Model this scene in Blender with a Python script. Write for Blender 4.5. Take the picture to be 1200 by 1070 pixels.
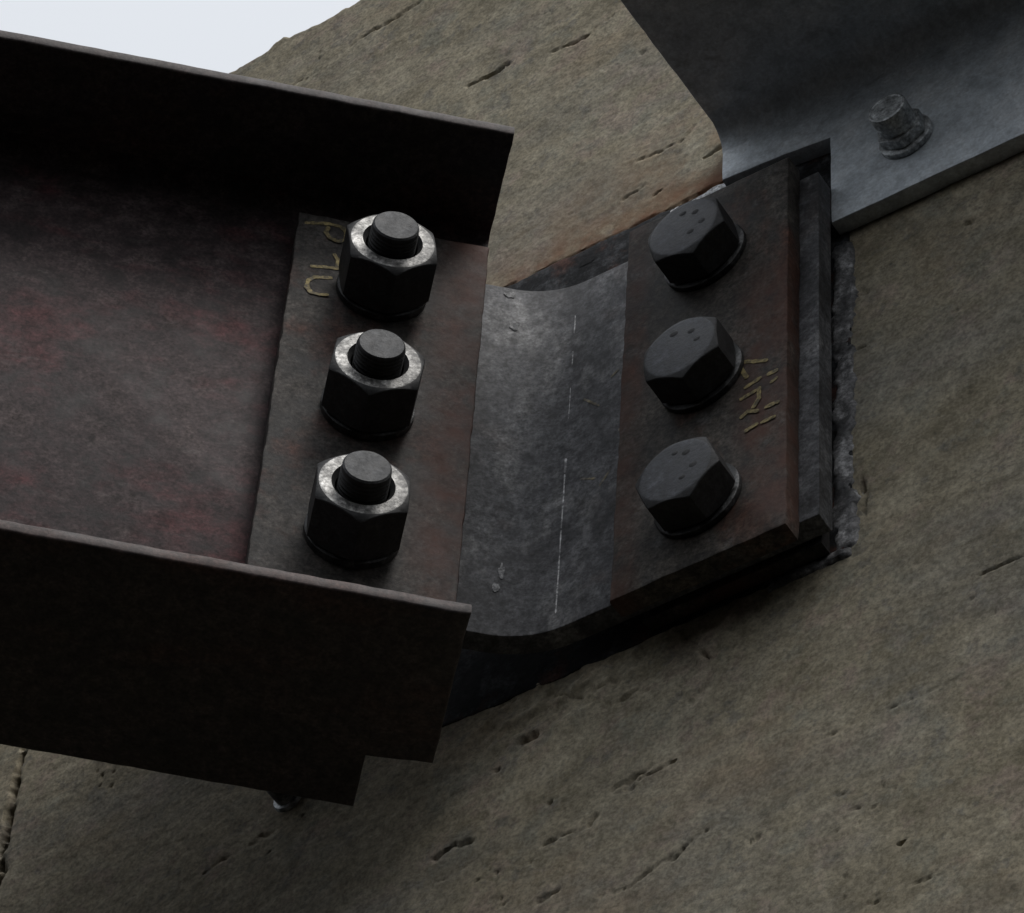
import bpy, bmesh, math, random
import numpy as np
from mathutils import Vector, Matrix, noise

scene = bpy.context.scene
for o in list(bpy.data.objects):
    bpy.data.objects.remove(o)
K = 0.001                                   # all lengths below are millimetres

# ------------------------------------------------------------------ camera
cam = bpy.data.cameras.new("camera")
cam.sensor_fit = 'HORIZONTAL'; cam.sensor_width = 36.0
cam.lens = 5332.6 / 1200.0 * 36.0
cam.clip_start = 0.01; cam.clip_end = 200.0
camo = bpy.data.objects.new("camera", cam)
R_ = Vector((0.84566201, 0.53128874, 0.05087282))
U_ = Vector((0.38618584, -0.6749068, 0.62877763))
F_ = Vector((-0.36839688, 0.51208699, 0.77591923))
mw = Matrix.Identity(4)
for i in range(3):
    mw[i][0] = R_[i]; mw[i][1] = U_[i]; mw[i][2] = -F_[i]
mw[0][3], mw[1][3], mw[2][3] = 0.67378522, -0.90747857, -1.38537446
camo.matrix_world = mw
scene.collection.objects.link(camo)
scene.camera = camo

# ------------------------------------------------------------------ sky and sun (thin overcast)
SUN_EL, SUN_AZ = math.radians(57), math.radians(-26)     # azimuth of the sun, counter-clockwise from +x
world = bpy.data.worlds.new("World"); scene.world = world
world.use_nodes = True
wn = world.node_tree; wn.nodes.clear()
wo = wn.nodes.new('ShaderNodeOutputWorld')
bg = wn.nodes.new('ShaderNodeBackground'); bg.inputs['Strength'].default_value = 0.10
sky = wn.nodes.new('ShaderNodeTexSky'); sky.sky_type = 'NISHITA'; sky.sun_disc = False
sky.sun_elevation = SUN_EL; sky.sun_rotation = math.radians(90) - SUN_AZ
sky.air_density = 1.0; sky.dust_density = 6.0; sky.ozone_density = 1.0
hs = wn.nodes.new('ShaderNodeHueSaturation'); hs.inputs['Saturation'].default_value = 0.22
wn.links.new(sky.outputs[0], hs.inputs['Color'])
# an even cloud veil over the whole upper half, dark ground below the horizon
tc = wn.nodes.new('ShaderNodeTexCoord'); sp = wn.nodes.new('ShaderNodeSeparateXYZ')
wn.links.new(tc.outputs['Generated'], sp.inputs[0])
mr = wn.nodes.new('ShaderNodeMapRange'); mr.inputs['From Min'].default_value = -0.02; mr.inputs['From Max'].default_value = 0.06
wn.links.new(sp.outputs['Z'], mr.inputs['Value'])
veil = wn.nodes.new('ShaderNodeMix'); veil.data_type = 'RGBA'
veil.inputs[6].default_value = (0.45, 0.42, 0.37, 1); veil.inputs[7].default_value = (9.7, 10.15, 10.8, 1)
wn.links.new(mr.outputs[0], veil.inputs[0])
# overcast skies are about three times as bright overhead as at the horizon
lum = wn.nodes.new('ShaderNodeMapRange'); lum.inputs['From Min'].default_value = 0.0; lum.inputs['From Max'].default_value = 1.0
lum.inputs['To Min'].default_value = 0.26; lum.inputs['To Max'].default_value = 1.12
wn.links.new(sp.outputs['Z'], lum.inputs['Value'])
mx = wn.nodes.new('ShaderNodeMix'); mx.data_type = 'RGBA'; mx.inputs[0].default_value = 0.62
wn.links.new(hs.outputs[0], mx.inputs[6]); wn.links.new(veil.outputs[2], mx.inputs[7])
cie = wn.nodes.new('ShaderNodeVectorMath'); cie.operation = 'SCALE'
wn.links.new(mx.outputs[2], cie.inputs[0]); wn.links.new(lum.outputs[0], cie.inputs['Scale'])
wn.links.new(cie.outputs[0], bg.inputs['Color']); wn.links.new(bg.outputs[0], wo.inputs[0])
sun = bpy.data.lights.new("sun", 'SUN'); sun.energy = 1.5; sun.angle = math.radians(24); sun.color = (1.0, 0.97, 0.93)
suno = bpy.data.objects.new("sun", sun)
sd = Vector((math.cos(SUN_EL) * math.cos(SUN_AZ), math.cos(SUN_EL) * math.sin(SUN_AZ), math.sin(SUN_EL)))
suno.rotation_euler = sd.to_track_quat('Z', 'Y').to_euler()
scene.collection.objects.link(suno)
scene.view_settings.view_transform = 'Standard'
scene.view_settings.look = 'None'
scene.view_settings.exposure = 0.20
scene.view_settings.gamma = 1.0
scene.view_settings.use_curve_mapping = False
scene.render.resolution_x, scene.render.resolution_y = 1024, 913

# ------------------------------------------------------------------ materials
def mat(name, stops, scale=40.0, rough=0.6, metal=0.0, detail=8.0, bump=0.25, bscale=400.0, layers=(), spec=0.5, rvar=0.12, stretch=(1, 1, 1), bdist=0.0006, mott=210.0, mk=0.5, grain=620.0, gk=0.38):
    """noise-coloured metal / stone. stops: colour ramp; layers: (colour, scale, lo, hi, strength, stretch)"""
    m = bpy.data.materials.new(name); m.use_nodes = True
    t = m.node_tree; n = t.nodes; l = t.links
    b = n['Principled BSDF']
    co = n.new('ShaderNodeTexCoord')
    def tex(sc, st=(1, 1, 1), det=detail, off=0.0):
        mp = n.new('ShaderNodeMapping'); mp.inputs['Scale'].default_value = st; mp.inputs['Location'].default_value = (off, off * 1.7, off * 0.6)
        l.new(co.outputs['Object'], mp.inputs[0])
        x = n.new('ShaderNodeTexNoise'); x.inputs['Scale'].default_value = sc; x.inputs['Detail'].default_value = det
        x.inputs['Roughness'].default_value = 0.70
        l.new(mp.outputs[0], x.inputs['Vector'])
        return x
    base = tex(scale, stretch)
    cr = n.new('ShaderNodeValToRGB')
    el = cr.color_ramp.elements
    while len(el) < len(stops): el.new(0.5)
    for e, (p, c) in zip(el, stops):
        e.position = p; e.color = (*c, 1)
    l.new(base.outputs['Fac'], cr.inputs[0])
    col = cr.outputs[0]
    for i, (c, sc, lo, hi, k, st) in enumerate(layers):
        x = tex(sc, st, 4.0, 0.37 * (i + 1))
        r = n.new('ShaderNodeMapRange'); r.inputs['From Min'].default_value = lo; r.inputs['From Max'].default_value = hi
        r.inputs['To Max'].default_value = k
        l.new(x.outputs['Fac'], r.inputs['Value'])
        mix = n.new('ShaderNodeMix'); mix.data_type = 'RGBA'
        l.new(r.outputs[0], mix.inputs[0]); l.new(col, mix.inputs[6]); mix.inputs[7].default_value = (*c, 1)
        col = mix.outputs[2]
    # fine mottling of the surface itself
    fm = tex(mott, (1, 1, 1), 5.0, 5.3)
    fr = n.new('ShaderNodeMapRange'); fr.inputs['From Min'].default_value = 0.33; fr.inputs['From Max'].default_value = 0.67
    fr.inputs['To Min'].default_value = 1 - mk; fr.inputs['To Max'].default_value = 1 + mk
    l.new(fm.outputs['Fac'], fr.inputs['Value'])
    fs = n.new('ShaderNodeVectorMath'); fs.operation = 'SCALE'
    # and its finest grain, about a millimetre across
    gm = tex(grain, (1, 1, 1), 2.0, 9.1)
    gr = n.new('ShaderNodeMapRange'); gr.inputs['From Min'].default_value = 0.34; gr.inputs['From Max'].default_value = 0.66
    gr.inputs['To Min'].default_value = 1 - gk; gr.inputs['To Max'].default_value = 1 + gk
    l.new(gm.outputs['Fac'], gr.inputs['Value'])
    fg = n.new('ShaderNodeMath'); fg.operation = 'MULTIPLY'; l.new(fr.outputs[0], fg.inputs[0]); l.new(gr.outputs[0], fg.inputs[1])
    l.new(col, fs.inputs[0]); l.new(fg.outputs[0], fs.inputs['Scale']); col = fs.outputs[0]
    l.new(col, b.inputs['Base Color'])
    b.inputs['Metallic'].default_value = metal
    b.inputs['Specular IOR Level'].default_value = spec
    rr = n.new('ShaderNodeMapRange'); rr.inputs['From Min'].default_value = 0.3; rr.inputs['From Max'].default_value = 0.7
    rr.inputs['To Min'].default_value = max(0.05, rough - rvar); rr.inputs['To Max'].default_value = min(1, rough + rvar)
    l.new(base.outputs['Fac'], rr.inputs['Value']); l.new(rr.outputs[0], b.inputs['Roughness'])
    bt = tex(bscale, stretch, 6.0, 2.1)
    bp = n.new('ShaderNodeBump'); bp.inputs['Strength'].default_value = bump; bp.inputs['Distance'].default_value = bdist
    l.new(bt.outputs['Fac'], bp.inputs['Height']); l.new(bp.outputs[0], b.inputs['Normal'])
    m['_col'] = 0
    return m, col, co

def band_layer(m, colour, axis_lims, noise_scale, k):
    """a stain with its own shape: box limits in object coordinates (m), broken up by noise, mixed over the base colour"""
    t = m.node_tree; n = t.nodes; l = t.links
    b = n['Principled BSDF']; src = b.inputs['Base Color'].links[0].from_socket
    co = n.new('ShaderNodeTexCoord'); s = n.new('ShaderNodeSeparateXYZ'); l.new(co.outputs['Object'], s.inputs[0])
    nz = n.new('ShaderNodeTexNoise'); nz.inputs['Scale'].default_value = noise_scale; nz.inputs['Detail'].default_value = 7; nz.inputs['Roughness'].default_value = 0.65
    l.new(co.outputs['Object'], nz.inputs['Vector'])
    fac = None
    for ax, (a0, a1, b1, b0) in axis_lims.items():
        for lo, hi in ((a0, a1), (b0, b1)):
            r = n.new('ShaderNodeMapRange'); r.inputs['From Min'].default_value = lo; r.inputs['From Max'].default_value = hi
            l.new(s.outputs[ax], r.inputs['Value'])
            if fac is None: fac = r.outputs[0]
            else:
                mu = n.new('ShaderNodeMath'); mu.operation = 'MULTIPLY'; l.new(fac, mu.inputs[0]); l.new(r.outputs[0], mu.inputs[1]); fac = mu.outputs[0]
    r = n.new('ShaderNodeMapRange'); r.inputs['From Min'].default_value = 0.36; r.inputs['From Max'].default_value = 0.60; r.inputs['To Max'].default_value = k
    l.new(nz.outputs['Fac'], r.inputs['Value'])
    mu = n.new('ShaderNodeMath'); mu.operation = 'MULTIPLY'; l.new(fac, mu.inputs[0]); l.new(r.outputs[0], mu.inputs[1])
    mix = n.new('ShaderNodeMix'); mix.data_type = 'RGBA'
    l.new(mu.outputs[0], mix.inputs[0]); l.new(src, mix.inputs[6]); mix.inputs[7].default_value = (*colour, 1)
    l.new(mix.outputs[2], b.inputs['Base Color'])

RUST = (0.105, 0.040, 0.026)
M = {}
M['concrete'] = mat('concrete', [(0.34, (0.195, 0.170, 0.116)), (0.5, (0.275, 0.244, 0.177)), (0.66, (0.335, 0.303, 0.229))], 30, 0.92, 0, 7, 0.30, 480,
    layers=[((0.14, 0.125, 0.095), 230, 0.63, 0.70, 0.7, (1, 1, 1)), ((0.42, 0.39, 0.31), 260, 0.62, 0.74, 0.45, (1, 1, 1)), ((0.30, 0.235, 0.195), 48, 0.53, 0.64, 0.55, (1, 1, 1)), ((0.215, 0.215, 0.175), 42, 0.54, 0.66, 0.55, (1, 1, 1)), ((0.155, 0.148, 0.13), 95, 0.58, 0.66, 0.6, (1, 1, 1)),
            ((0.21, 0.205, 0.185), 9, 0.50, 0.68, 0.55, (0.5, 1, 1.4)), ((0.26, 0.20, 0.135), 14, 0.54, 0.70, 0.5, (0.6, 1, 1.3)), ((0.17, 0.15, 0.11), 60, 0.62, 0.72, 0.6, (0.45, 1, 1.6))], spec=0.2, bdist=0.0011, mott=150, mk=0.22, grain=560, gk=0.26)[0]
band_layer(M['concrete'], (0.19, 0.082, 0.050), {'X': (-0.06, 0.03, 0.105, 0.13), 'Z': (0.168, 0.171, 0.175, 0.196)}, 70, 1.0)
band_layer(M['concrete'], (0.27, 0.17, 0.10), {'X': (-0.05, 0.05, 0.12, 0.14), 'Z': (0.168, 0.172, 0.20, 0.245)}, 45, 0.6)
M['web'] = mat('mill_scale_web', [(0.37, (0.022, 0.016, 0.0165)), (0.5, (0.044, 0.031, 0.032)), (0.64, (0.074, 0.058, 0.057))], 60, 0.74, 0.08, 9, 0.3, 500, spec=0.3,
    layers=[((0.080, 0.026, 0.028), 20, 0.49, 0.62, 0.75, (0.6, 1, 1)), ((0.095, 0.083, 0.080), 130, 0.58, 0.74, 0.5, (0.3, 1, 1)), ((0.025, 0.022, 0.022), 60, 0.58, 0.72, 0.6, (1, 1, 1))])[0]
M['flange'] = mat('mill_scale_flange', [(0.36, (0.026, 0.022, 0.022)), (0.64, (0.070, 0.056, 0.054))], 40, 0.65, 0.2, 8, 0.3, 500,
    layers=[((0.075, 0.036, 0.028), 22, 0.53, 0.66, 0.5, (0.4, 1, 1))])[0]
M['plate'] = mat('plate_steel', [(0.37, (0.028, 0.026, 0.025)), (0.5, (0.054, 0.049, 0.045)), (0.64, (0.088, 0.079, 0.072))], 60, 0.72, 0.08, 9, 0.35, 480, spec=0.3,
    layers=[((0.085, 0.032, 0.022), 22, 0.53, 0.66, 0.7, (1, 1, 1)), ((0.10, 0.098, 0.094), 70, 0.57, 0.72, 0.55, (1, 1, 1)), ((0.020, 0.019, 0.019), 85, 0.60, 0.72, 0.7, (1, 1, 1))])[0]
band_layer(M['plate'], (0.090, 0.036, 0.025), {'X': (-0.024, -0.012, 0.01, 0.02), 'Z': (-0.3, -0.2, 0.2, 0.3)}, 40, 0.75)
M['plate_wall'] = mat('plate_steel_brown', [(0.37, (0.024, 0.022, 0.020)), (0.5, (0.056, 0.050, 0.044)), (0.64, (0.098, 0.088, 0.077))], 55, 0.72, 0.08, 9, 0.35, 480, spec=0.3,
    layers=[((0.090, 0.036, 0.022), 24, 0.53, 0.66, 0.7, (1, 1, 0.6)), ((0.11, 0.11, 0.108), 60, 0.57, 0.72, 0.6, (1, 1, 1)), ((0.020, 0.019, 0.019), 85, 0.60, 0.72, 0.7, (1, 1, 1))])[0]
band_layer(M['plate_wall'], (0.092, 0.038, 0.025), {'X': (0.050, 0.060, 0.076, 0.09), 'Z': (0.0, 0.02, 0.14, 0.18)}, 45, 0.75)
band_layer(M['plate_wall'], (0.085, 0.036, 0.024), {'X': (-0.02, -0.01, 0.006, 0.014), 'Z': (-0.2, -0.15, 0.25, 0.3)}, 45, 0.6)
M['bent'] = mat('scoured_steel', [(0.38, (0.042, 0.042, 0.045)), (0.5, (0.088, 0.089, 0.095)), (0.62, (0.145, 0.147, 0.154))], 30, 0.75, 0.1, 9, 0.22, 420,
    layers=[((0.23, 0.23, 0.232), 34, 0.54, 0.64, 0.65, (1, 1, 0.45)), ((0.026, 0.025, 0.026), 75, 0.58, 0.72, 0.6, (1, 1, 0.6)), ((0.10, 0.075, 0.065), 18, 0.58, 0.72, 0.5, (1, 1, 1))])[0]
M['embed'] = mat('embed_steel', [(0.38, (0.010, 0.010, 0.011)), (0.5, (0.020, 0.021, 0.023)), (0.64, (0.075, 0.077, 0.082))], 70, 0.85, 0.0, 9, 0.5, 350, spec=0.15,
    layers=[((0.075, 0.032, 0.022), 40, 0.53, 0.64, 0.7, (1, 1, 1))])[0]
M['weld'] = mat('weld_metal', [(0.40, (0.055, 0.055, 0.058)), (0.52, (0.125, 0.124, 0.125)), (0.62, (0.38, 0.38, 0.385))], 60, 0.55, 0.3, 8, 0.6, 500)[0]
M['galv'] = mat('galvanised_steel', [(0.36, (0.47, 0.515, 0.555)), (0.5, (0.60, 0.65, 0.69)), (0.64, (0.70, 0.735, 0.765))], 60, 0.6, 0.25, 8, 0.2, 500, mk=0.16, gk=0.12,
    layers=[((0.28, 0.30, 0.32), 90, 0.60, 0.70, 0.5, (0.6, 1, 1)), ((0.66, 0.68, 0.70), 34, 0.60, 0.75, 0.4, (1, 1, 1))])[0]
M['galv_bolt'] = mat('zinc_bolt', [(0.36, (0.24, 0.255, 0.26)), (0.64, (0.52, 0.54, 0.55))], 120, 0.45, 0.6, 8, 0.25, 600)[0]
M['nut_side'] = mat('black_nut', [(0.3, (0.012, 0.012, 0.013)), (0.7, (0.028, 0.028, 0.029))], 120, 0.62, 0.1, 8, 0.3, 600)[0]
M['nut_face'] = mat('scraped_nut_face', [(0.41, (0.06, 0.059, 0.057)), (0.50, (0.26, 0.255, 0.245)), (0.60, (0.58, 0.57, 0.55))], 110, 0.48, 0.4, 9, 0.45, 700, rvar=0.15)[0]
M['bolt_end'] = mat('bolt_end_steel', [(0.36, (0.026, 0.027, 0.029)), (0.64, (0.070, 0.072, 0.076))], 160, 0.62, 0.15, 8, 0.3, 700)[0]
M['head'] = mat('black_bolt_head', [(0.38, (0.008, 0.009, 0.012)), (0.5, (0.020, 0.022, 0.028)), (0.62, (0.058, 0.062, 0.072))], 90, 0.50, 0.12, 8, 0.35, 600)[0]
M['mark'] = mat('head_mark', [(0.3, (0.012, 0.012, 0.013)), (0.7, (0.03, 0.03, 0.032))], 200, 0.7, 0.1)[0]
M['washer'] = mat('washer_steel', [(0.3, (0.018, 0.018, 0.019)), (0.58, (0.04, 0.04, 0.04)), (0.75, (0.22, 0.22, 0.22))], 90, 0.45, 0.45, 8, 0.3, 600)[0]
def paint(name, c, lo, hi, under):
    m, col, co = mat(name, [(lo, under), (hi, c)], 330, 0.75, 0.1, 6, 0.1, 600)
    return m
M['yellow'] = paint('yellow_marker', (0.30, 0.24, 0.11), 0.36, 0.56, (0.065, 0.056, 0.040))
M['ochre'] = paint('faint_yellow_marker', (0.22, 0.19, 0.12), 0.40, 0.60, (0.13, 0.125, 0.12))
M['scribe'] = paint('scribed_line', (0.55, 0.55, 0.56), 0.40, 0.58, (0.12, 0.12, 0.125))
M['lit_patch'] = paint('painted_lit_patch', (0.86, 0.86, 0.86), 0.36, 0.56, (0.55, 0.57, 0.60))  # pale colour standing in for light on the cast-in plate
M['scrape'] = paint('scrape_and_lit_patch', (0.34, 0.34, 0.345), 0.40, 0.58, (0.085, 0.088, 0.095))

# ------------------------------------------------------------------ mesh helpers
col = scene.collection
def link(name, verts, faces, materials, parent=None, loc=None, rot=None, smooth=40, mi=None):
    me = bpy.data.meshes.new(name)
    me.from_pydata([(x * K, y * K, z * K) for x, y, z in verts], [], faces)
    for m in (materials if isinstance(materials, (list, tuple)) else [materials]): me.materials.append(m)
    if mi is not None: me.polygons.foreach_set('material_index', mi)
    bm = bmesh.new(); bm.from_mesh(me)
    bmesh.ops.recalc_face_normals(bm, faces=bm.faces); bm.to_mesh(me); bm.free()
    me.shade_smooth(); me.set_sharp_from_angle(angle=math.radians(smooth))
    o = bpy.data.objects.new(name, me); col.objects.link(o)
    if parent: o.parent = parent
    if loc: o.location = [c * K for c in loc]
    if rot is not None: o.rotation_euler = rot
    return o
def tag(o, label, cat, group=None):
    o['label'] = label; o['category'] = cat; o['kind'] = 'thing'
    if group: o['group'] = group
    return o
def empty(name, loc, rot=None):
    o = bpy.data.objects.new(name, None); o.empty_display_size = 0.02
    col.objects.link(o); o.location = [c * K for c in loc]
    if rot is not None: o.rotation_euler = rot
    return o

def resample(pts, step):
    out = []
    for (a, b) in zip(pts, pts[1:] + pts[:1]):
        d = math.dist(a, b); k = max(1, int(d / step))
        for i in range(k): out.append((a[0] + (b[0] - a[0]) * i / k, a[1] + (b[1] - a[1]) * i / k))
    return out
def slab_data(outline, t, bev=0.8, jit=0.0, step=4.0, seed=0.0, rough=False):
    """outline polygon (u, v), extruded 0..t along w with rounded rims and slightly uneven cut edges"""
    pts = resample(outline, step) if jit else list(outline)
    n = len(pts)
    nrm = []
    area = sum(a[0] * b[1] - a[1] * b[0] for a, b in zip(pts, pts[1:] + pts[:1]))
    s = 1 if area > 0 else -1
    for i in range(n):
        a, p, b = pts[i - 1], pts[i], pts[(i + 1) % n]
        e1 = Vector((p[0] - a[0], p[1] - a[1])).normalized(); e2 = Vector((b[0] - p[0], b[1] - p[1])).normalized()
        n1 = Vector((e1.y, -e1.x)) * s; n2 = Vector((e2.y, -e2.x)) * s
        v = (n1 + n2); v = v / max(0.35, v.length_squared / 2)
        nrm.append(v)
    verts, faces = [], []
    rings = [(-bev, 0), (-bev * 0.3, bev * 0.3), (0, bev), (0, t - bev), (-bev * 0.3, t - bev * 0.3), (-bev, t)]
    for off, w in rings:
        for i, (p, v) in enumerate(zip(pts, nrm)):
            j = 0.0
            if jit:
                j = jit * (noise.noise((p[0] * 0.11 + seed, p[1] * 0.11, seed)) + 0.6 * noise.noise((p[0] * 0.37, p[1] * 0.37 + seed, w * 0.2 + seed)))
            verts.append((p[0] + v.x * (off + j), p[1] + v.y * (off + j), w))
    for r in range(len(rings) - 1):
        for i in range(n):
            a = r * n + i; b = r * n + (i + 1) % n
            faces.append((a, b, b + n, a + n))
    faces.append(tuple(reversed(range(n)))); faces.append(tuple(range((len(rings) - 1) * n, len(rings) * n)))
    return verts, faces
def remap(verts, f): return [f(*v) for v in verts]

def lathe(profile, seg=48):
    """profile [(r, z)...] revolved about z; radius-0 ends are closed"""
    verts, faces, rows = [], [], []
    for r, z in profile:
        if r < 1e-6: verts.append((0, 0, z)); rows.append([len(verts) - 1])
        else:
            rows.append(list(range(len(verts), len(verts) + seg)))
            for k in range(seg):
                a = 2 * math.pi * k / seg; verts.append((r * math.cos(a), r * math.sin(a), z))
    for p, q in zip(rows, rows[1:]):
        for k in range(seg):
            k2 = (k + 1) % seg
            if len(p) == 1 and len(q) == 1: continue
            if len(p) == 1: faces.append((p[0], q[k2], q[k]))
            elif len(q) == 1: faces.append((p[k], p[k2], q[0]))
            else: faces.append((p[k], p[k2], q[k2], q[k]))
    return verts, faces
def hexbody(flat, h, chamfer_r, bore=0.0, seg=72, slope=0.45, z0=0.0, edge=0.5, seed=0):
    """hexagonal nut or bolt head with the conical chamfer of a real one. returns verts, faces, material index (1 = end face)"""
    verts, faces, mi = [], [], []
    def rh(a):
        u = (a + math.pi / 6) % (math.pi / 3) - math.pi / 6
        r = flat / 2 / math.cos(u)
        return min(r, flat / 2 / math.cos(math.pi / 6) - edge * 0.5)
    rows = []
    def row(fr, fz):
        s = len(verts)
        for k in range(seg):
            a = 2 * math.pi * k / seg; r = fr(a); verts.append((r * math.cos(a), r * math.sin(a), fz(a, r)))
        rows.append(s)
    w = lambda a: 0.12 * noise.noise((math.cos(a) * 3, math.sin(a) * 3, seed))
    row(lambda a: min(rh(a), chamfer_r), lambda a, r: z0)
    row(rh, lambda a, r: z0 + max(0, r - chamfer_r) * slope + 0.3)
    row(rh, lambda a, r: z0 + h - max(0, r - chamfer_r) * slope - 0.25 + w(a))
    row(lambda a: rh(a) - 0.3, lambda a, r: z0 + h - max(0, r - chamfer_r) * slope - 0.02 + w(a))
    row(lambda a: min(rh(a) - 0.6, chamfer_r), lambda a, r: z0 + h + w(a) - 0.15)
    row(lambda a: min(rh(a) - 1.6, chamfer_r - 1.0), lambda a, r: z0 + h + 0.1 * w(a))
    if bore:
        row(lambda a: bore + 1.7, lambda a, r: z0 + h)
        row(lambda a: bore, lambda a, r: z0 + h - 2.6)
    for i, (p, q) in enumerate(zip(rows, rows[1:])):
        for k in range(seg):
            k2 = (k + 1) % seg; faces.append((p + k, p + k2, q + k2, q + k)); mi.append(1 if i >= 4 and not (bore and i == len(rows) - 2) else 0)
    if not bore:
        faces.append(tuple(range(rows[-1], rows[-1] + seg))); mi.append(1)
    return verts, faces, mi
def ribbon(pts, width, seed=0, step=1.0):
    """a hand-drawn stroke (u, v) as a strip of uneven width"""
    P = []
    for a, b in zip(pts, pts[1:]):
        k = max(1, int(math.dist(a, b) / step))
        for i in range(k): P.append((a[0] + (b[0] - a[0]) * i / k, a[1] + (b[1] - a[1]) * i / k))
    P.append(pts[-1])
    verts, faces = [], []
    for i, p in enumerate(P):
        a = P[max(0, i - 1)]; b = P[min(len(P) - 1, i + 1)]
        d = Vector((b[0] - a[0], b[1] - a[1])).normalized(); v = Vector((-d.y, d.x))
        w = width * (0.5 + 0.22 * noise.noise((i * 0.6, seed, 0.3))) * (0.6 if i in (0, len(P) - 1) else 1)
        verts += [(p[0] + v.x * w, p[1] + v.y * w), (p[0] - v.x * w, p[1] - v.y * w)]
    for i in range(len(P) - 1): faces.append((2 * i, 2 * i + 1, 2 * i + 3, 2 * i + 2))
    return verts, faces

# ------------------------------------------------------------------ concrete wall (face at y = 40, world x along it)
WY = 40.0
rng = np.random.default_rng(7)
def vnoise(x, z, sx, sz, seed):
    g = np.random.default_rng(seed).random((256, 256))
    u = x / sx + 1000; v = z / sz + 1000
    i = np.floor(u).astype(int); j = np.floor(v).astype(int); fu = u - i; fv = v - j
    fu = fu * fu * (3 - 2 * fu); fv = fv * fv * (3 - 2 * fv)
    A = g[i % 256, j % 256]; B = g[(i + 1) % 256, j % 256]; C = g[i % 256, (j + 1) % 256]; D = g[(i + 1) % 256, (j + 1) % 256]
    return (A * (1 - fu) + B * fu) * (1 - fv) + (C * (1 - fu) + D * fu) * fv - 0.5
xs = np.concatenate([np.arange(-800, -330, 12), np.arange(-330, 270, 1.0), np.arange(270, 761, 12)])
zs = np.concatenate([np.arange(-800, -345, 12), np.arange(-345, 472, 1.0)])
X, Z = np.meshgrid(xs, zs, indexing='ij')
dep = np.zeros_like(X)                                    # depth into the wall
dep += 1.4 * vnoise(X, Z, 110, 90, 1) + 0.35 * vnoise(X, Z, 30, 26, 2) + 0.22 * vnoise(X, Z, 11, 10, 3) + 0.20 * vnoise(X, Z, 4.6, 4.2, 4) + 0.16 * vnoise(X, Z, 2.2, 2.1, 5)
bug = vnoise(X, Z, 2.9, 2.6, 6) + 0.35 * vnoise(X, Z, 50, 40, 8)
dep += np.clip(bug - 0.535, 0, 1) * 16                      # small bug holes
strk = vnoise(X, Z, 17, 2.6, 9) + 0.4 * vnoise(X, Z, 70, 50, 10)
dep += np.clip(strk - 0.60, 0, 1) * 5                      # short drag marks along the form boards
def carve(pts, width, depth, wob=1.0, seed=0):
    width *= 0.9; depth *= 0.7
    px = [p[0] for p in pts]; pz = [p[1] for p in pts]; mg = 6 + 2 * width
    i0, i1 = np.searchsorted(xs, (min(px) - mg, max(px) + mg)); j0, j1 = np.searchsorted(zs, (min(pz) - mg, max(pz) + mg))
    x = X[i0:i1, j0:j1]; z = Z[i0:i1, j0:j1]
    wx = x + wob * 3.0 * vnoise(x, z, 7, 7, 50 + seed) + wob * 1.6 * vnoise(x, z, 2.5, 2.5, 70 + seed)
    wz = z + wob * 3.0 * vnoise(x, z, 7, 7, 90 + seed) + wob * 1.6 * vnoise(x, z, 2.5, 2.5, 110 + seed)
    d = np.full_like(x, 1e9)
    if len(pts) == 1: d = np.hypot(wx - pts[0][0], wz - pts[0][1])
    for a, b in zip(pts, pts[1:]):
        dx, dz = b[0] - a[0], b[1] - a[1]; L2 = dx * dx + dz * dz
        t = np.clip(((wx - a[0]) * dx + (wz - a[1]) * dz) / L2, 0, 1)
        d = np.minimum(d, np.hypot(wx - a[0] - t * dx, wz - a[1] - t * dz))
    wv = width * (1 + 1.3 * vnoise(x, z, 9, 9, 130 + seed) + 0.6 * vnoise(x, z, 3, 3, 150 + seed))
    crumb = np.clip(0.75 + 1.3 * vnoise(x, z, 2.3, 2.3, 170 + seed) + 0.9 * vnoise(x, z, 6, 6, 180 + seed), 0.05, 1.3)
    dep[i0:i1, j0:j1] += depth * crumb * np.clip((wv - d) / (0.9 * width) + 0.05, 0, 1)
carve([(-161.9, 424.8), (-142.5, 429.4), (-118.7, 438.8), (-99.2, 441), (-83.8, 443.3)], 0.7, 1.5, 1, 1)
carve([(-118.7, 438.8), (-99.2, 441.5), (-90, 443)], 1.2, 3.5, 1, 2)
carve([(-49.9, 348.1), (-39.6, 347.5), (-29.1, 350.2)], 2.1, 9, 0.8, 3)
carve([(-4.8, 343.8), (7.8, 340), (16.8, 341.5), (27.1, 346.3)], 0.9, 2.6, 1.2, 4)
carve([(7.8, 340), (15, 341.2)], 1.7, 6, 0.8, 5)
carve([(45.1, 219.7), (60.2, 216.6), (68.6, 218.8), (74.8, 227.1)], 0.8, 2.0, 1.4, 6)
carve([(44.3, 304.3)], 2.6, 2.5, 1, 7); carve([(82, 230.3)], 2.0, 2, 1, 8)
carve([(52.7, 188.0), (62, 190)], 0.9, 2.5, 1, 9); carve([(80, 198), (92, 202)], 1.0, 3, 1, 10); carve([(40, 195), (50, 199)], 0.8, 2.5, 1, 11)
carve([(-3.6, -139.1)], 2.7, 11, 0.5, 12); carve([(22.1, -170.1)], 2.2, 8, 0.6, 13)
carve([(8, -128.0), (13.4, -127.3)], 2.2, 5, 1, 14); carve([(40.2, -190.3), (42, -187)], 1.9, 4.5, 1.2, 15)
carve([(21.3, -190.9), (30.4, -189.7), (39.5, -189.9)], 0.9, 3, 1, 16)
carve([(-29.9, -172.9), (-20.6, -171.3), (-9.3, -172.5)], 1.8, 4, 1.6, 17)
carve([(48.1, -178.7), (60.7, -176.3), (66, -175)], 1.9, 3.0, 1.7, 18); carve([(60, -176.3), (73.2, -173.8)], 0.8, 2.4, 1.4, 19)
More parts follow.
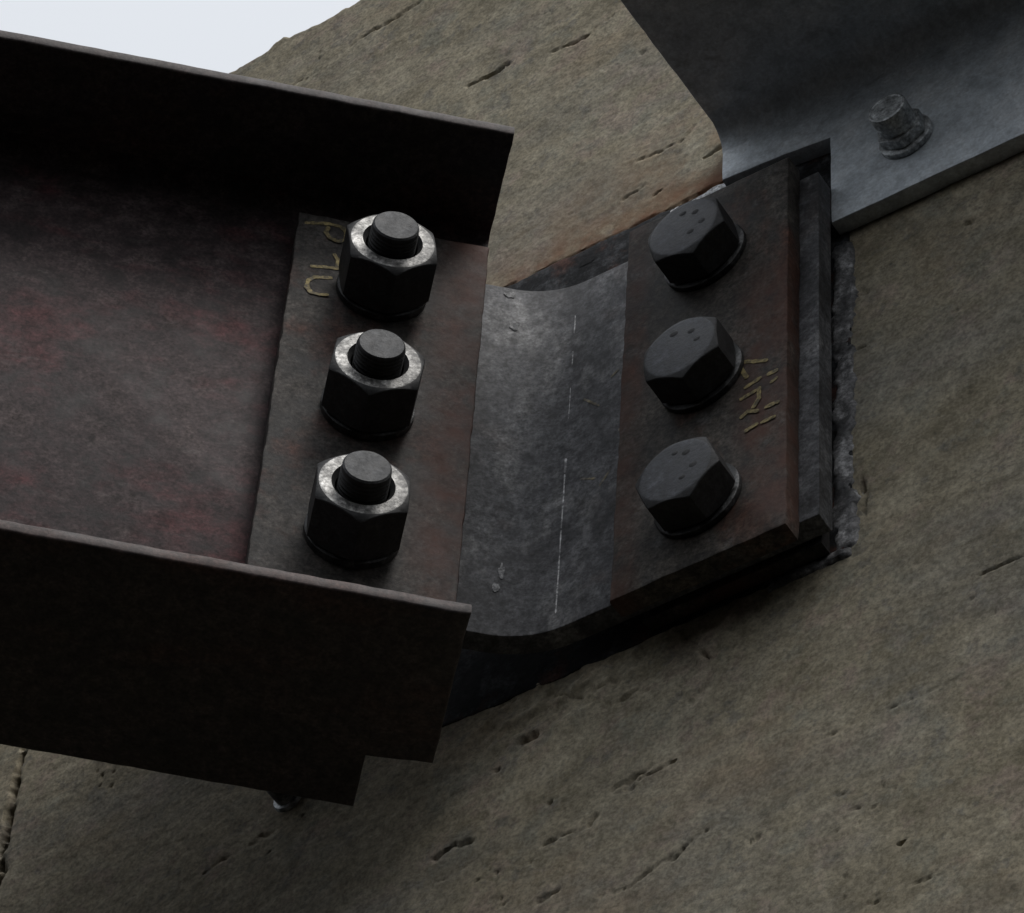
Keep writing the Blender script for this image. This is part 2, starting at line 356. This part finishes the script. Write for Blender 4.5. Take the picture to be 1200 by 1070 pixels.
carve([(41.3, -231.6), (59, -230.5), (74.6, -225.5)], 1.0, 2.2, 1.6, 20); carve([(74.6, -225.5), (88.5, -219.6)], 1.3, 3.5, 1.4, 21)
carve([(19.2, -219.3), (28.1, -217.2)], 2.2, 4.5, 1, 22)
carve([(140.4, -195.4), (169.6, -195.2), (205.1, -193.8)], 0.6, 0.8, 0.4, 23); carve([(139, -195.6), (142, -195.3)], 0.9, 2.5, 0.6, 24)
carve([(76.1, -106.1), (82.7, -117.5), (88.4, -126.4), (100, -128.2)], 0.6, 2.0, 0.8, 25)
carve([(84.7, -121.5), (89.4, -126.8), (92, -127)], 1.2, 6, 0.8, 26)
carve([(22.7, -110.2), (40.3, -123.6), (46.1, -129.6), (62.7, -128.8)], 0.8, 2.0, 1.2, 27)
carve([(40.3, -124.6), (47, -130)], 2.0, 2.5, 1.2, 28)
carve([(127.2, -156)], 1.4, 5, 0.6, 29); carve([(128.4, -250.7)], 1.9, 3.5, 1, 30); carve([(166.7, -264.7), (169, -264)], 1.3, 6, 0.8, 31)
carve([(198, 63), (204, 65)], 2.2, 3.5, 1.2, 32); carve([(201.6, -146.1), (210.2, -146.4), (228, -145)], 0.8, 1.8, 1, 33)
carve([(107.8, -233.8), (111, -232)], 2.0, 3, 1, 34); carve([(153, 53.1), (161, 50.5)], 0.7, 1.8, 1.6, 35)
carve([(152, 18), (157, 15.9)], 0.7, 1.8, 1.6, 36); carve([(154, -62), (155.5, -76.7), (152, -90)], 0.9, 5, 0.6, 37)
carve([(152.4, -18.4), (156.3, -17.3)], 0.8, 1.5, 1.6, 38); carve([(115.5, -115.5), (124.6, -115.9), (131.8, -112.8)], 0.7, 2.5, 1, 39)
carve([(-247.5, 200), (-247, 0), (-246.5, -400)], 2.6, 8, 0.12, 40)
carve([(-38, 171.6), (20, 171.4), (97, 172.4)], 1.2, 3.5, 0.35, 46)          # vertical joint
carve([(-116, -120), (-106, -119)], 1.8, 3, 1.5, 41); carve([(-140, -125), (-128, -122)], 1.5, 2, 1.5, 42)
carve([(150, -290), (190, -286)], 0.7, 2, 1, 43); carve([(100, -300), (112, -297)], 1.4, 3, 1, 44); carve([(0, -215), (8, -213)], 1.4, 3, 1, 45)
# spalled shallow flake below the plate
fl = np.hypot((X - 82) / 6.5 + vnoise(X, Z, 6, 6, 200), (Z + 137) / 11 + vnoise(X, Z, 6, 6, 201))
dep += 1.1 * np.clip((fl - 0.75) / 0.1, 0, 1) * np.clip((1.5 - fl) / 0.6, 0, 1)
pm = np.clip(1 - np.abs(Z + 116) / 22, 0, 1) * np.clip((X + 20) / 20, 0, 1) * np.clip((135 - X) / 25, 0, 1)
cells = vnoise(X, Z, 13, 10, 220) + 0.5 * vnoise(X, Z, 5, 5, 221)
dep += pm * (1.6 * np.clip(cells * 6, -0.5, 0.5) + 1.2 * vnoise(X, Z, 3.2, 3.2, 222))
# uneven top arris
tx = np.array([-800, -300, -200, -182, -175, -171, -167, -163, -152, -125, 0, 760.]); tz = np.array([470, 468, 470, 473, 473.5, 478, 479.5, 475, 475.5, 477, 480, 484.])
ztop = np.interp(xs, tx, tz) + 2.2 * vnoise(xs, xs * 0, 6, 1, 210) + 1.2 * vnoise(xs, xs * 0, 2, 1, 211)
Zr = Z.copy(); sel = zs > 440
Zr[:, sel] = 440 + (Z[:, sel] - 440) / (471 - 440) * (ztop[:, None] - 440)
edge_round = np.clip((Zr - (ztop[:, None] - 4)) / 4, 0, 1) ** 2 * 3.0
Y = WY + dep + edge_round
# recess where the steel plate is cast in
inset = (X > -39) & (X < 149) & (Z > -100) & (Z < 170)
Y[inset] = np.maximum(Y[inset], WY + 1.5)
nx, nz = X.shape
V = np.stack([X, Y, Zr], -1).reshape(-1, 3)
idx = np.arange(nx * nz).reshape(nx, nz)
Fq = np.stack([idx[:-1, :-1], idx[1:, :-1], idx[1:, 1:], idx[:-1, 1:]], -1).reshape(-1, 4)
# back, top, bottom and ends of the block
back = np.stack([np.repeat(xs, 2), np.full(2 * nx, 340.0), np.stack([np.full(nx, zs[0]), ztop + 1], -1).reshape(-1)], -1)
base = len(V); V = np.concatenate([V, back])
bl = base + 2 * np.arange(nx); bt = bl + 1
extra = [np.stack([idx[:-1, -1], idx[1:, -1], bt[1:], bt[:-1]], -1), np.stack([idx[1:, 0], idx[:-1, 0], bl[:-1], bl[1:]], -1), np.stack([bl[1:], bl[:-1], bt[:-1], bt[1:]], -1)]
Fq = np.concatenate([Fq] + extra)
me = bpy.data.meshes.new('concrete_wall')
me.vertices.add(len(V)); me.vertices.foreach_set('co', (V * K).astype(np.float32).ravel())
me.loops.add(Fq.size); me.loops.foreach_set('vertex_index', Fq.astype(np.int32).ravel())
me.polygons.add(len(Fq)); me.polygons.foreach_set('loop_start', np.arange(0, Fq.size, 4, dtype=np.int32))
me.update(calc_edges=True); me.validate()
me.shade_smooth(); me.set_sharp_from_angle(angle=math.radians(55))
me.materials.append(M['concrete'])
wall = bpy.data.objects.new('concrete_wall', me); col.objects.link(wall)
tag(wall, 'pitted tan-grey concrete wall filling the background behind the steelwork', 'wall')

# ------------------------------------------------------------------ steel plate cast into the wall
emb = empty('embedded_plate', (0, WY, 30)); tag(emb, 'grey steel plate cast flush into the concrete behind the bent bracket', 'steel plate')
v, f = slab_data([(-40, -132), (40, -133), (100, -131), (150, -130), (150, 141), (-40, 141)], 12, 0.8, 1.2, 3, 3.3)
link('plate_body', remap(v, lambda a, b, c: (a, 11 - c, b)), f, M['embed'], emb)
def crust(x0, x1, z0, z1, hmax, seed, step=0.9):
    """ragged slag and grout crust lying over the plate margin: a lumpy sheet that dives into the wall at its rim"""
    nx_ = int((x1 - x0) / step); nz_ = int((z1 - z0) / step); vv, ff = [], []
    for i in range(nx_ + 1):
        for j in range(nz_ + 1):
            x = x0 + (x1 - x0) * i / nx_; z = z0 + (z1 - z0) * j / nz_
            e = min(i, nx_ - i) * step; g = min(j, nz_ - j) * step
            rim = min(1, min(e, g) / 2.6 - 0.15 + 1.1 * noise.noise((x * 0.09, z * 0.07, seed)) + 0.8 * noise.noise((x * 0.31, z * 0.23, seed + 3)))
            h = hmax * (0.5 + 0.9 * noise.noise((x * 0.10 + seed, z * 0.06, 1.3)) + 0.45 * noise.noise((x * 0.25, z * 0.2 + seed, 4.1)) + 0.12 * noise.noise((x * 0.8, z * 0.8, seed)))
            y = -1.0 - h if rim > 0 else 1.5
            y = 1.5 + (y - 1.5) * max(0, min(1, rim))
            vv.append((x, y, z))
    w_ = nz_ + 1
    for i in range(nx_):
        for j in range(nz_): ff.append((i * w_ + j, (i + 1) * w_ + j, (i + 1) * w_ + j + 1, i * w_ + j + 1))
    return vv, ff
v, f = crust(140, 153.5, -131, 62, 1.0, 1.0)
link('weld_crust', v, f, M['weld'], emb, smooth=60)
v, f = crust(112, 151, -136, -127, 1.2, 7.0)
link('weld_crust', v, f, M['weld'], emb, smooth=60)
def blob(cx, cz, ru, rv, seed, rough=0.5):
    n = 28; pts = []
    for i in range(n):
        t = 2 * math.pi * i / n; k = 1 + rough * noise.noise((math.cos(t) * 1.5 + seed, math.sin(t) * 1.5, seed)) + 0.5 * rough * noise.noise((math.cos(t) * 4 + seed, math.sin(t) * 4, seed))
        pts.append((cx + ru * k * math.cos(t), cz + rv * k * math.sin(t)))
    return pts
for k, (a, b, ru, rv) in enumerate([(85, 136.5, 8.5, 4.0), (67, 137, 3.5, 2.0), (57, 136, 2.0, 1.5), (24, 131, 5, 2)]):  # pale ones: light falling on the plate's top band, painted as colour
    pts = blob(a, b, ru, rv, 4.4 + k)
    link('scrape_and_lit_patch', [(p, -1.2, q) for p, q in pts], [tuple(range(len(pts)))], M['lit_patch'] if k < 2 else M['embed'], emb)

# spacer between the cast-in plate and the bracket
spc = empty('spacer_plate', (105, 38.5, 6)); tag(spc, 'dark spacer plate in the narrow gap between bent bracket and cast-in plate', 'steel plate')
v, f = slab_data([(-41, -106), (36, -106), (36, 112), (-41, 112)], 6.3, 0.6, 0.4, 4, 8.8)
link('plate_body', remap(v, lambda a, b, c: (a, -c, b)), f, M['plate'], spc)

# ------------------------------------------------------------------ bent bracket plate
BB = 43.157 * math.pi / 180
bvec = Vector((math.cos(BB), math.sin(BB))); nvec = Vector((math.sin(BB), -math.cos(BB)))
YF = 21.8; TH = 9.8; NF = -2.6                  # front face of the wall leg (y), thickness, web-side leg front (n)
def isect(yf, nf):                                # where the two faces cross in plan
    x = (nf + math.cos(BB) * yf) / math.sin(BB); return Vector((x, yf))
def side(off, rad, nseg=14):
    c0 = isect(YF + off, NF - off)
    # fillet: tangent length
    th = BB; tl = rad * math.tan(th / 2)
    p1 = c0 - bvec * tl; p2 = c0 + Vector((1, 0)) * tl
    cen = p2 + Vector((0, -1)) * rad
    out = []
    for i in range(nseg + 1):
        a = math.pi / 2 + th * (1 - i / nseg)      # bend turns from the beam direction to the wall direction
        out.append(Vector((cen.x + rad * math.cos(a), cen.y + rad * math.sin(a))))
    return out
inner = side(0, 42); outer = side(TH, 42 + TH)
start = bvec * -84 + nvec * NF; end = Vector((145.8, YF))
front = [start] + inner + [end]; rear = [bvec * -84 + nvec * (NF - TH)] + outer + [Vector((145.8, YF + TH))]
poly = [(p.x, p.y) for p in front] + [(p.x, p.y) for p in reversed(rear)]
v, f = slab_data(poly, 217, 0.9, 0)
bent = empty('bent_bracket', (20, 20, -97)); tag(bent, 'bent blue-grey steel bracket plate joining beam end to wall, with scribed white line', 'bracket')
v = [(a - 20, b - 20, c) for a, b, c in v]
link('plate_body', v, f, M['bent'], bent, smooth=25)
def on_bent_wall(pts, width, name, m, seed):      # strokes on the wall leg, 0.15 mm proud
    vv, ff = ribbon(pts, width, seed)
    link(name, [(a - 20, YF - 0.15 - 20, b + 97) for a, b in vv], ff, m, bent)
# scribed vertical line inside the bend
ip = inner[7]; nn = (Vector((inner[6].y - inner[8].y, inner[8].x - inner[6].x)) * -1).normalized()
if nn.y > 0: nn = -nn
ip = inner[12]
for (z0, z1, wd) in ((98, 86, .5), (74, 64, .45), (50, 30, 0.3), (5, -4, 0.9), (-5, -38, 0.6), (-39, -88, 0.55)):
    vv, ff = ribbon([(0, z0), (0.1, (z0 + z1) / 2), (0, z1)], wd, z0)
    link('scribed_line', [(ip.x + nn.x * 0.15 + a * 0.9 - 20, ip.y + nn.y * 0.15 + a * 0.35 - 20, b + 97) for a, b in vv], ff, M['scribe'], bent)
for k, s in enumerate([[(38, 39), (46, 29.6)], [(55.6, 7.7), (59, 12.9)], [(39, -12), (46, -16)], [(50.6, 45), (54.1, 48)], [(48, -22), (53, -14)]]):
    on_bent_wall(s, 1.1, 'yellow_marking', M['ochre'], k)
# bright scrapes on the beam-side leg
for k, (L, z, ru, rv) in enumerate([(11.5, 115, 2.6, 2.0), (14.0, 95, 2.2, 3.0), (17.0, -60, 1.2, 4.0), (15.5, -70, 1.3, 2.6)]):
    pts = blob(L, z, ru, rv, k * 3.1)
    vv = []
    for a, b in pts:
        q = bvec * a + nvec * (NF + 0.15 + (0.15 if a < 12 else 0.15 + (a - 12) ** 2 / 84))
        vv.append((q.x - 20, q.y - 20, b + 97))
    link('scrape_and_lit_patch', vv, [tuple(range(len(vv)))], M['scrape'], bent)

# ------------------------------------------------------------------ steel beam (wide-flange, coped at the wall side)
beam = empty('steel_beam', (0, 0, -150.7), (0, 0, BB)); tag(beam, 'brown mill-scale steel I-beam running in from the left, its end bolted to the bracket', 'beam')
H = 150.7; TF = 6.0; HF = 52.2
# local axes: x along beam, y = away from camera (-n), z up
web_out = [(-950, TF + 0.05), (0, TF + 0.05), (0, 2 * H - TF - 0.05), (-950, 2 * H - TF - 0.05)]
v, f = slab_data(web_out, 5.1, 0.7, 0.9, 3.0, 1.7)
link('web', remap(v, lambda a, b, c: (a, c - 2.55, b)), f, M['web'], beam)
flo = [(-950, -HF), (0, -HF), (0, 23.4), (-25, 25.5), (-25, HF), (-950, HF)]
v, f = slab_data(flo, TF, 1.1, 0.35, 6.0, 4.2)
link('bottom_flange', remap(v, lambda a, b, c: (a, b, c)), f, M['flange'], beam, smooth=60)
flo = [(-950, -HF - 4), (0, -HF - 4), (0, 23.4), (-25, 25.5), (-25, HF), (-950, HF)]
v, f = slab_data(flo, TF, 1.1, 0.35, 6.0, 4.9)
link('top_flange', remap(v, lambda a, b, c: (a, b, c + 2 * H - TF)), f, M['flange'], beam, smooth=60)
# root fillets between web and flanges, camera side and far side
for zz, sg in ((TF, 1), (2 * H - TF, -1)):
    for sy in (-1, 1):
        r = 8; pts = [(0, 0)] + [(r - r * math.sin(t * math.pi / 16), r - r * math.cos(t * math.pi / 16)) for t in range(9)]
        vv = []
        for xx in (-950, -0.3):
            for a, b in pts: vv.append((xx, sy * (2.5 + a), zz + sg * b))
        n = len(pts); ff = [(i, (i + 1) % n, n + (i + 1) % n, n + i) for i in range(n)] + [tuple(range(n)), tuple(range(n, 2 * n))]
        link('root_fillet', vv, ff, M['web'], beam)

# ------------------------------------------------------------------ clamp plate on the web with marking
TP = 12.6; NP = 2.6 + TP
cl = empty('clamp_plate', (0, 0, 0), (0, 0, BB)); tag(cl, 'upright steel plate on the beam web carrying three nuts and a yellow P70 marking', 'steel plate')
v, f = slab_data([(-80.7, -121), (-1.2, -121), (-1.2, 121), (-80.7, 121)], TP, 1.0, 0.5, 3.0, 6.1)
link('plate_body', remap(v, lambda a, b, c: (a, -2.6 - c, b)), f, M['plate'], cl)
for k, s in enumerate([[(-77.9, 113.8), (-73.3, 115), (-68.1, 116.0), (-62.8, 115.5), (-60.2, 112.3), (-60.4, 107.3), (-63, 104.9), (-66.7, 106.2), (-68.7, 109.5), (-67.9, 113.6)],
                       [(-73.1, 85.6), (-67.4, 86.6), (-61.9, 87.1), (-62.4, 92.8), (-64.3, 96.5)],
                       [(-63.5, 80.5), (-70.5, 78.9), (-73.1, 75.7), (-73.3, 71.3), (-71.3, 68.2), (-68.1, 67.7), (-64, 68.5)]]):
    vv, ff = ribbon(s, 1.9, k + 0.5, 0.8)
    link('yellow_marking', [(a, -NP - 0.12 - 0.03 * k - 0.006 * j, b) for j, (a, b) in enumerate(vv)], ff, M['yellow'], cl)

# ------------------------------------------------------------------ clamp plate on the wall side
cw = empty('clamp_plate', (62, YF, -108)); tag(cw, 'brown steel plate on the wall leg carrying three dark hex bolt heads', 'steel plate')
YP = 11.76
v, f = slab_data([(0, 0), (75.6, 0), (75.6, 232), (0, 232)], YF - YP, 1.1, 0.5, 3.0, 9.4)
link('plate_body', remap(v, lambda a, b, c: (a, -c, b)), f, M['plate_wall'], cw)
for k, s in enumerate([[(118.7, 0.1), (123.4, -2.7), (127.7, -5)], [(116.6, -1.8), (119.7, -9.8)], [(119.7, -16.4), (125.6, -14.8)], [(129.4, -14.5), (133.2, -14.6)],
                       [(130.7, -20.4), (133.2, -19)], [(118.1, -22.4), (125.3, -21.3)], [(125.3, -21.6), (125.3, -27), (123.3, -30.4)], [(118.3, -34.2), (120.8, -32.6), (124.6, -34.7)],
                       [(128.8, -34.4), (133.8, -34.6)], [(127.2, -42.7), (132.2, -42.6)], [(120.1, -43.5), (124.7, -42.3)]]):
    cx = sum(p[0] for p in s) / len(s); cz = sum(p[1] for p in s) / len(s)
    vv, ff = ribbon([(cx + (p[0] - cx) * 1.35, cz + (p[1] - cz) * 1.35) for p in s], 2.0, k + 0.2, 0.8)
    link('yellow_marking', [(a - 62, -(YF - YP) - 0.12 - 0.03 * k - 0.006 * j, b + 108) for j, (a, b) in enumerate(vv)], ff, M['yellow'], cw)

# ------------------------------------------------------------------ nuts on the beam side
def axis_rot(xa, za):      # local x, y = world z, local z = axis
    m = Matrix.Identity(3)
    y = Vector((0, 0, 1))
    for i in range(3): m[i][0] = xa[i]; m[i][1] = y[i]; m[i][2] = za[i]
    return m.to_euler()
b3 = Vector((bvec.x, bvec.y, 0)); n3 = Vector((nvec.x, nvec.y, 0))
rot_web = axis_rot(b3, n3); rot_wall = axis_rot(Vector((1, 0, 0)), Vector((0, -1, 0)))
names = ['topmost', 'middle', 'lowest']
for i, (zz, turn, tilt) in enumerate(((76.4, 9, 0), (0, -5, 0), (-76.4, 2, 0))):
    p = b3 * -43.2 + n3 * NP
    t = empty('bolt_with_nut', (p.x, p.y, zz), rot_web)
    tag(t, names[i] + ' of three hex nuts with bright scraped faces on the beam web plate', 'bolt', 'bolts through the beam web')
    v, f = lathe([(10.5, 0.02), (18.0, 0.02), (18.6, 0.5), (18.6, 3.2), (18.0, 3.7), (10.5, 3.7)])
    link('washer', v, f, M['washer'], t)
    v, f, mi = hexbody(35.4, 22.8 + (0.6, -0.5, 0.2)[i], 16.9, 10.5, z0=3.7, seed=i, slope=0.58)
    c, s = math.cos(math.radians(turn)), math.sin(math.radians(turn))
    link('nut', [(a * c - b * s, a * s + b * c, d) for a, b, d in v], f, [M['nut_side'], M['nut_face']], t, mi=mi, smooth=28)
    prof = [(0, 2), (9.2, 2)]; zc = 22.0
    while zc < 32.6: prof += [(9.7, zc), (9.7, zc + 0.6), (9.1, zc + 1.1), (9.1, zc + 1.3)]; zc += 1.9
    e_ = (0.5, -0.4, 0.9)[i]; prof += [(9.5, 33.0), (9.4, 33.9 + e_), (8.7, 34.6 + e_), (0, 34.75 + e_)]
    v, f = lathe(prof)
    link('bolt_end', v, f, [M['nut_side'], M['bolt_end']], t, mi=[1 if min(v[k][2] for k in q) > 33.8 else 0 for q in f])

# ------------------------------------------------------------------ bolt heads on the wall side
for i, (zz, turn) in enumerate(((78, 12), (0, 3), (-75, 19))):
    t = empty('hex_bolt', (100.3, YP, zz + 1), rot_wall)
    tag(t, names[i] + ' of three dark hex bolt heads on the wall-side plate', 'bolt', 'bolts into the wall plate')
    v, f = lathe([(10.5, 0.02), (18.0, 0.02), (18.5, 0.5), (18.5, 2.4), (18.0, 2.8), (10.5, 2.8)])
    link('washer', v, f, M['washer'], t)
    v, f, mi = hexbody(32.6, 15.6, 15.6, 0, z0=2.8, seed=i + 7, slope=0.55)
    c, s = math.cos(math.radians(turn)), math.sin(math.radians(turn))
    hd = link('bolt_head', [(a * c - b * s, a * s + b * c, d) for a, b, d in v], f, [M['nut_side'], M['head']], t, mi=mi, smooth=28)
    rr = random.Random(i)
    for (mx_, my_) in ((-1.5, 8.5), (6.0, 6.5), (7.5, -1.0), (3.0, -6.5))[: 4 if i != 1 else 3]:
        px, py = mx_ + rr.uniform(-1.5, 1.5), my_ + rr.uniform(-1.5, 1.5); q = rr.uniform(1.3, 1.9)
        v, f = lathe([(0, 0.25), (q * 0.6, 0.22), (q, 0.0), (q, -0.2)], 14)
        link('grade_mark', [(x * 1.2 + px, y + py, z + 18.35) for x, y, z in v], f, M['mark'], hd)

# ------------------------------------------------------------------ galvanised ledger angle on the wall, upper right
ang = empty('ledger_angle', (93, WY, 96)); tag(ang, 'galvanised steel ledger angle bolted to the wall at upper right', 'steel angle')
TA = 8.0; ZU = 98.0; RF = 13.0; REACH = 132.0; XL = 700.0
# horizontal leg: 0..REACH out of the wall, underside at ZU ; wall leg below it, notched over the bracket
v, f = slab_data([(0.8, 0.3), (XL, 0.3), (XL, REACH), (-2.5, REACH)], TA, 0.9, 0.3, 6, 2.2)
link('outstanding_leg', remap(v, lambda a, b, c: (a, -b, ZU + c)), f, M['galv'], ang)
v, f = slab_data([(0.8, 66), (30, 63.5), (52.5, 60), (52.8, 0), (XL, 0.5), (XL, ZU - 0.1), (0.8, ZU - 0.1)], TA, 0.9, 0.35, 5, 5.2)
link('wall_leg', remap(v, lambda a, b, c: (a, -0.3 - c, b)), f, M['galv'], ang)
pts = [(0, 0)] + [(RF - RF * math.sin(t * math.pi / 16), RF - RF * math.cos(t * math.pi / 16)) for t in range(9)]
vv = []
for xx in (1.0, XL):
    for a, b in pts: vv.append((xx, -TA - 0.25 - a, ZU - b))
n = len(pts); ff = [(i, (i + 1) % n, n + (i + 1) % n, n + i) for i in range(n)] + [tuple(range(n)), tuple(range(n, 2 * n))]
link('root_fillet', vv, ff, M['galv'], ang)

t = empty('anchor_bolt', (181.5, WY - TA - 0.3, 129), rot_wall); tag(t, 'small galvanised hex bolt with washer on the ledger angle', 'bolt')
v, f = lathe([(6, 0.02), (11.6, 0.02), (12.0, 0.4), (11.9, 2.4), (11.0, 3.0), (6, 3.0)])
link('washer', v, f, M['galv_bolt'], t)
v, f, mi = hexbody(19.0, 5.0, 9.6, 0, z0=3.0, seed=3)
link('nut', v, f, M['galv_bolt'], t, smooth=28)
v, f = lathe([(8.3, 7.0), (8.5, 17.0), (8.3, 17.6), (7.6, 17.9), (7.0, 17.5), (0, 17.4)], 40)
link('bolt_end', v, f, M['galv_bolt'], t, smooth=30)

# small stud sticking out of the wall under the beam
t = empty('wall_stud', (-101, WY, -104), rot_wall); tag(t, 'small bright metal stud stub on the wall just under the bottom flange', 'stud')
v, f = lathe([(4, -6), (6.5, -6), (6.5, 1.0), (6, 1.6), (4, 1.6)], 32)
link('washer', v, f, M['galv_bolt'], t)
v, f = lathe([(0, -20), (4.5, -20), (4.5, 9), (3.9, 10), (0, 10.2)], 24)
link('shank', v, f, M['weld'], t)
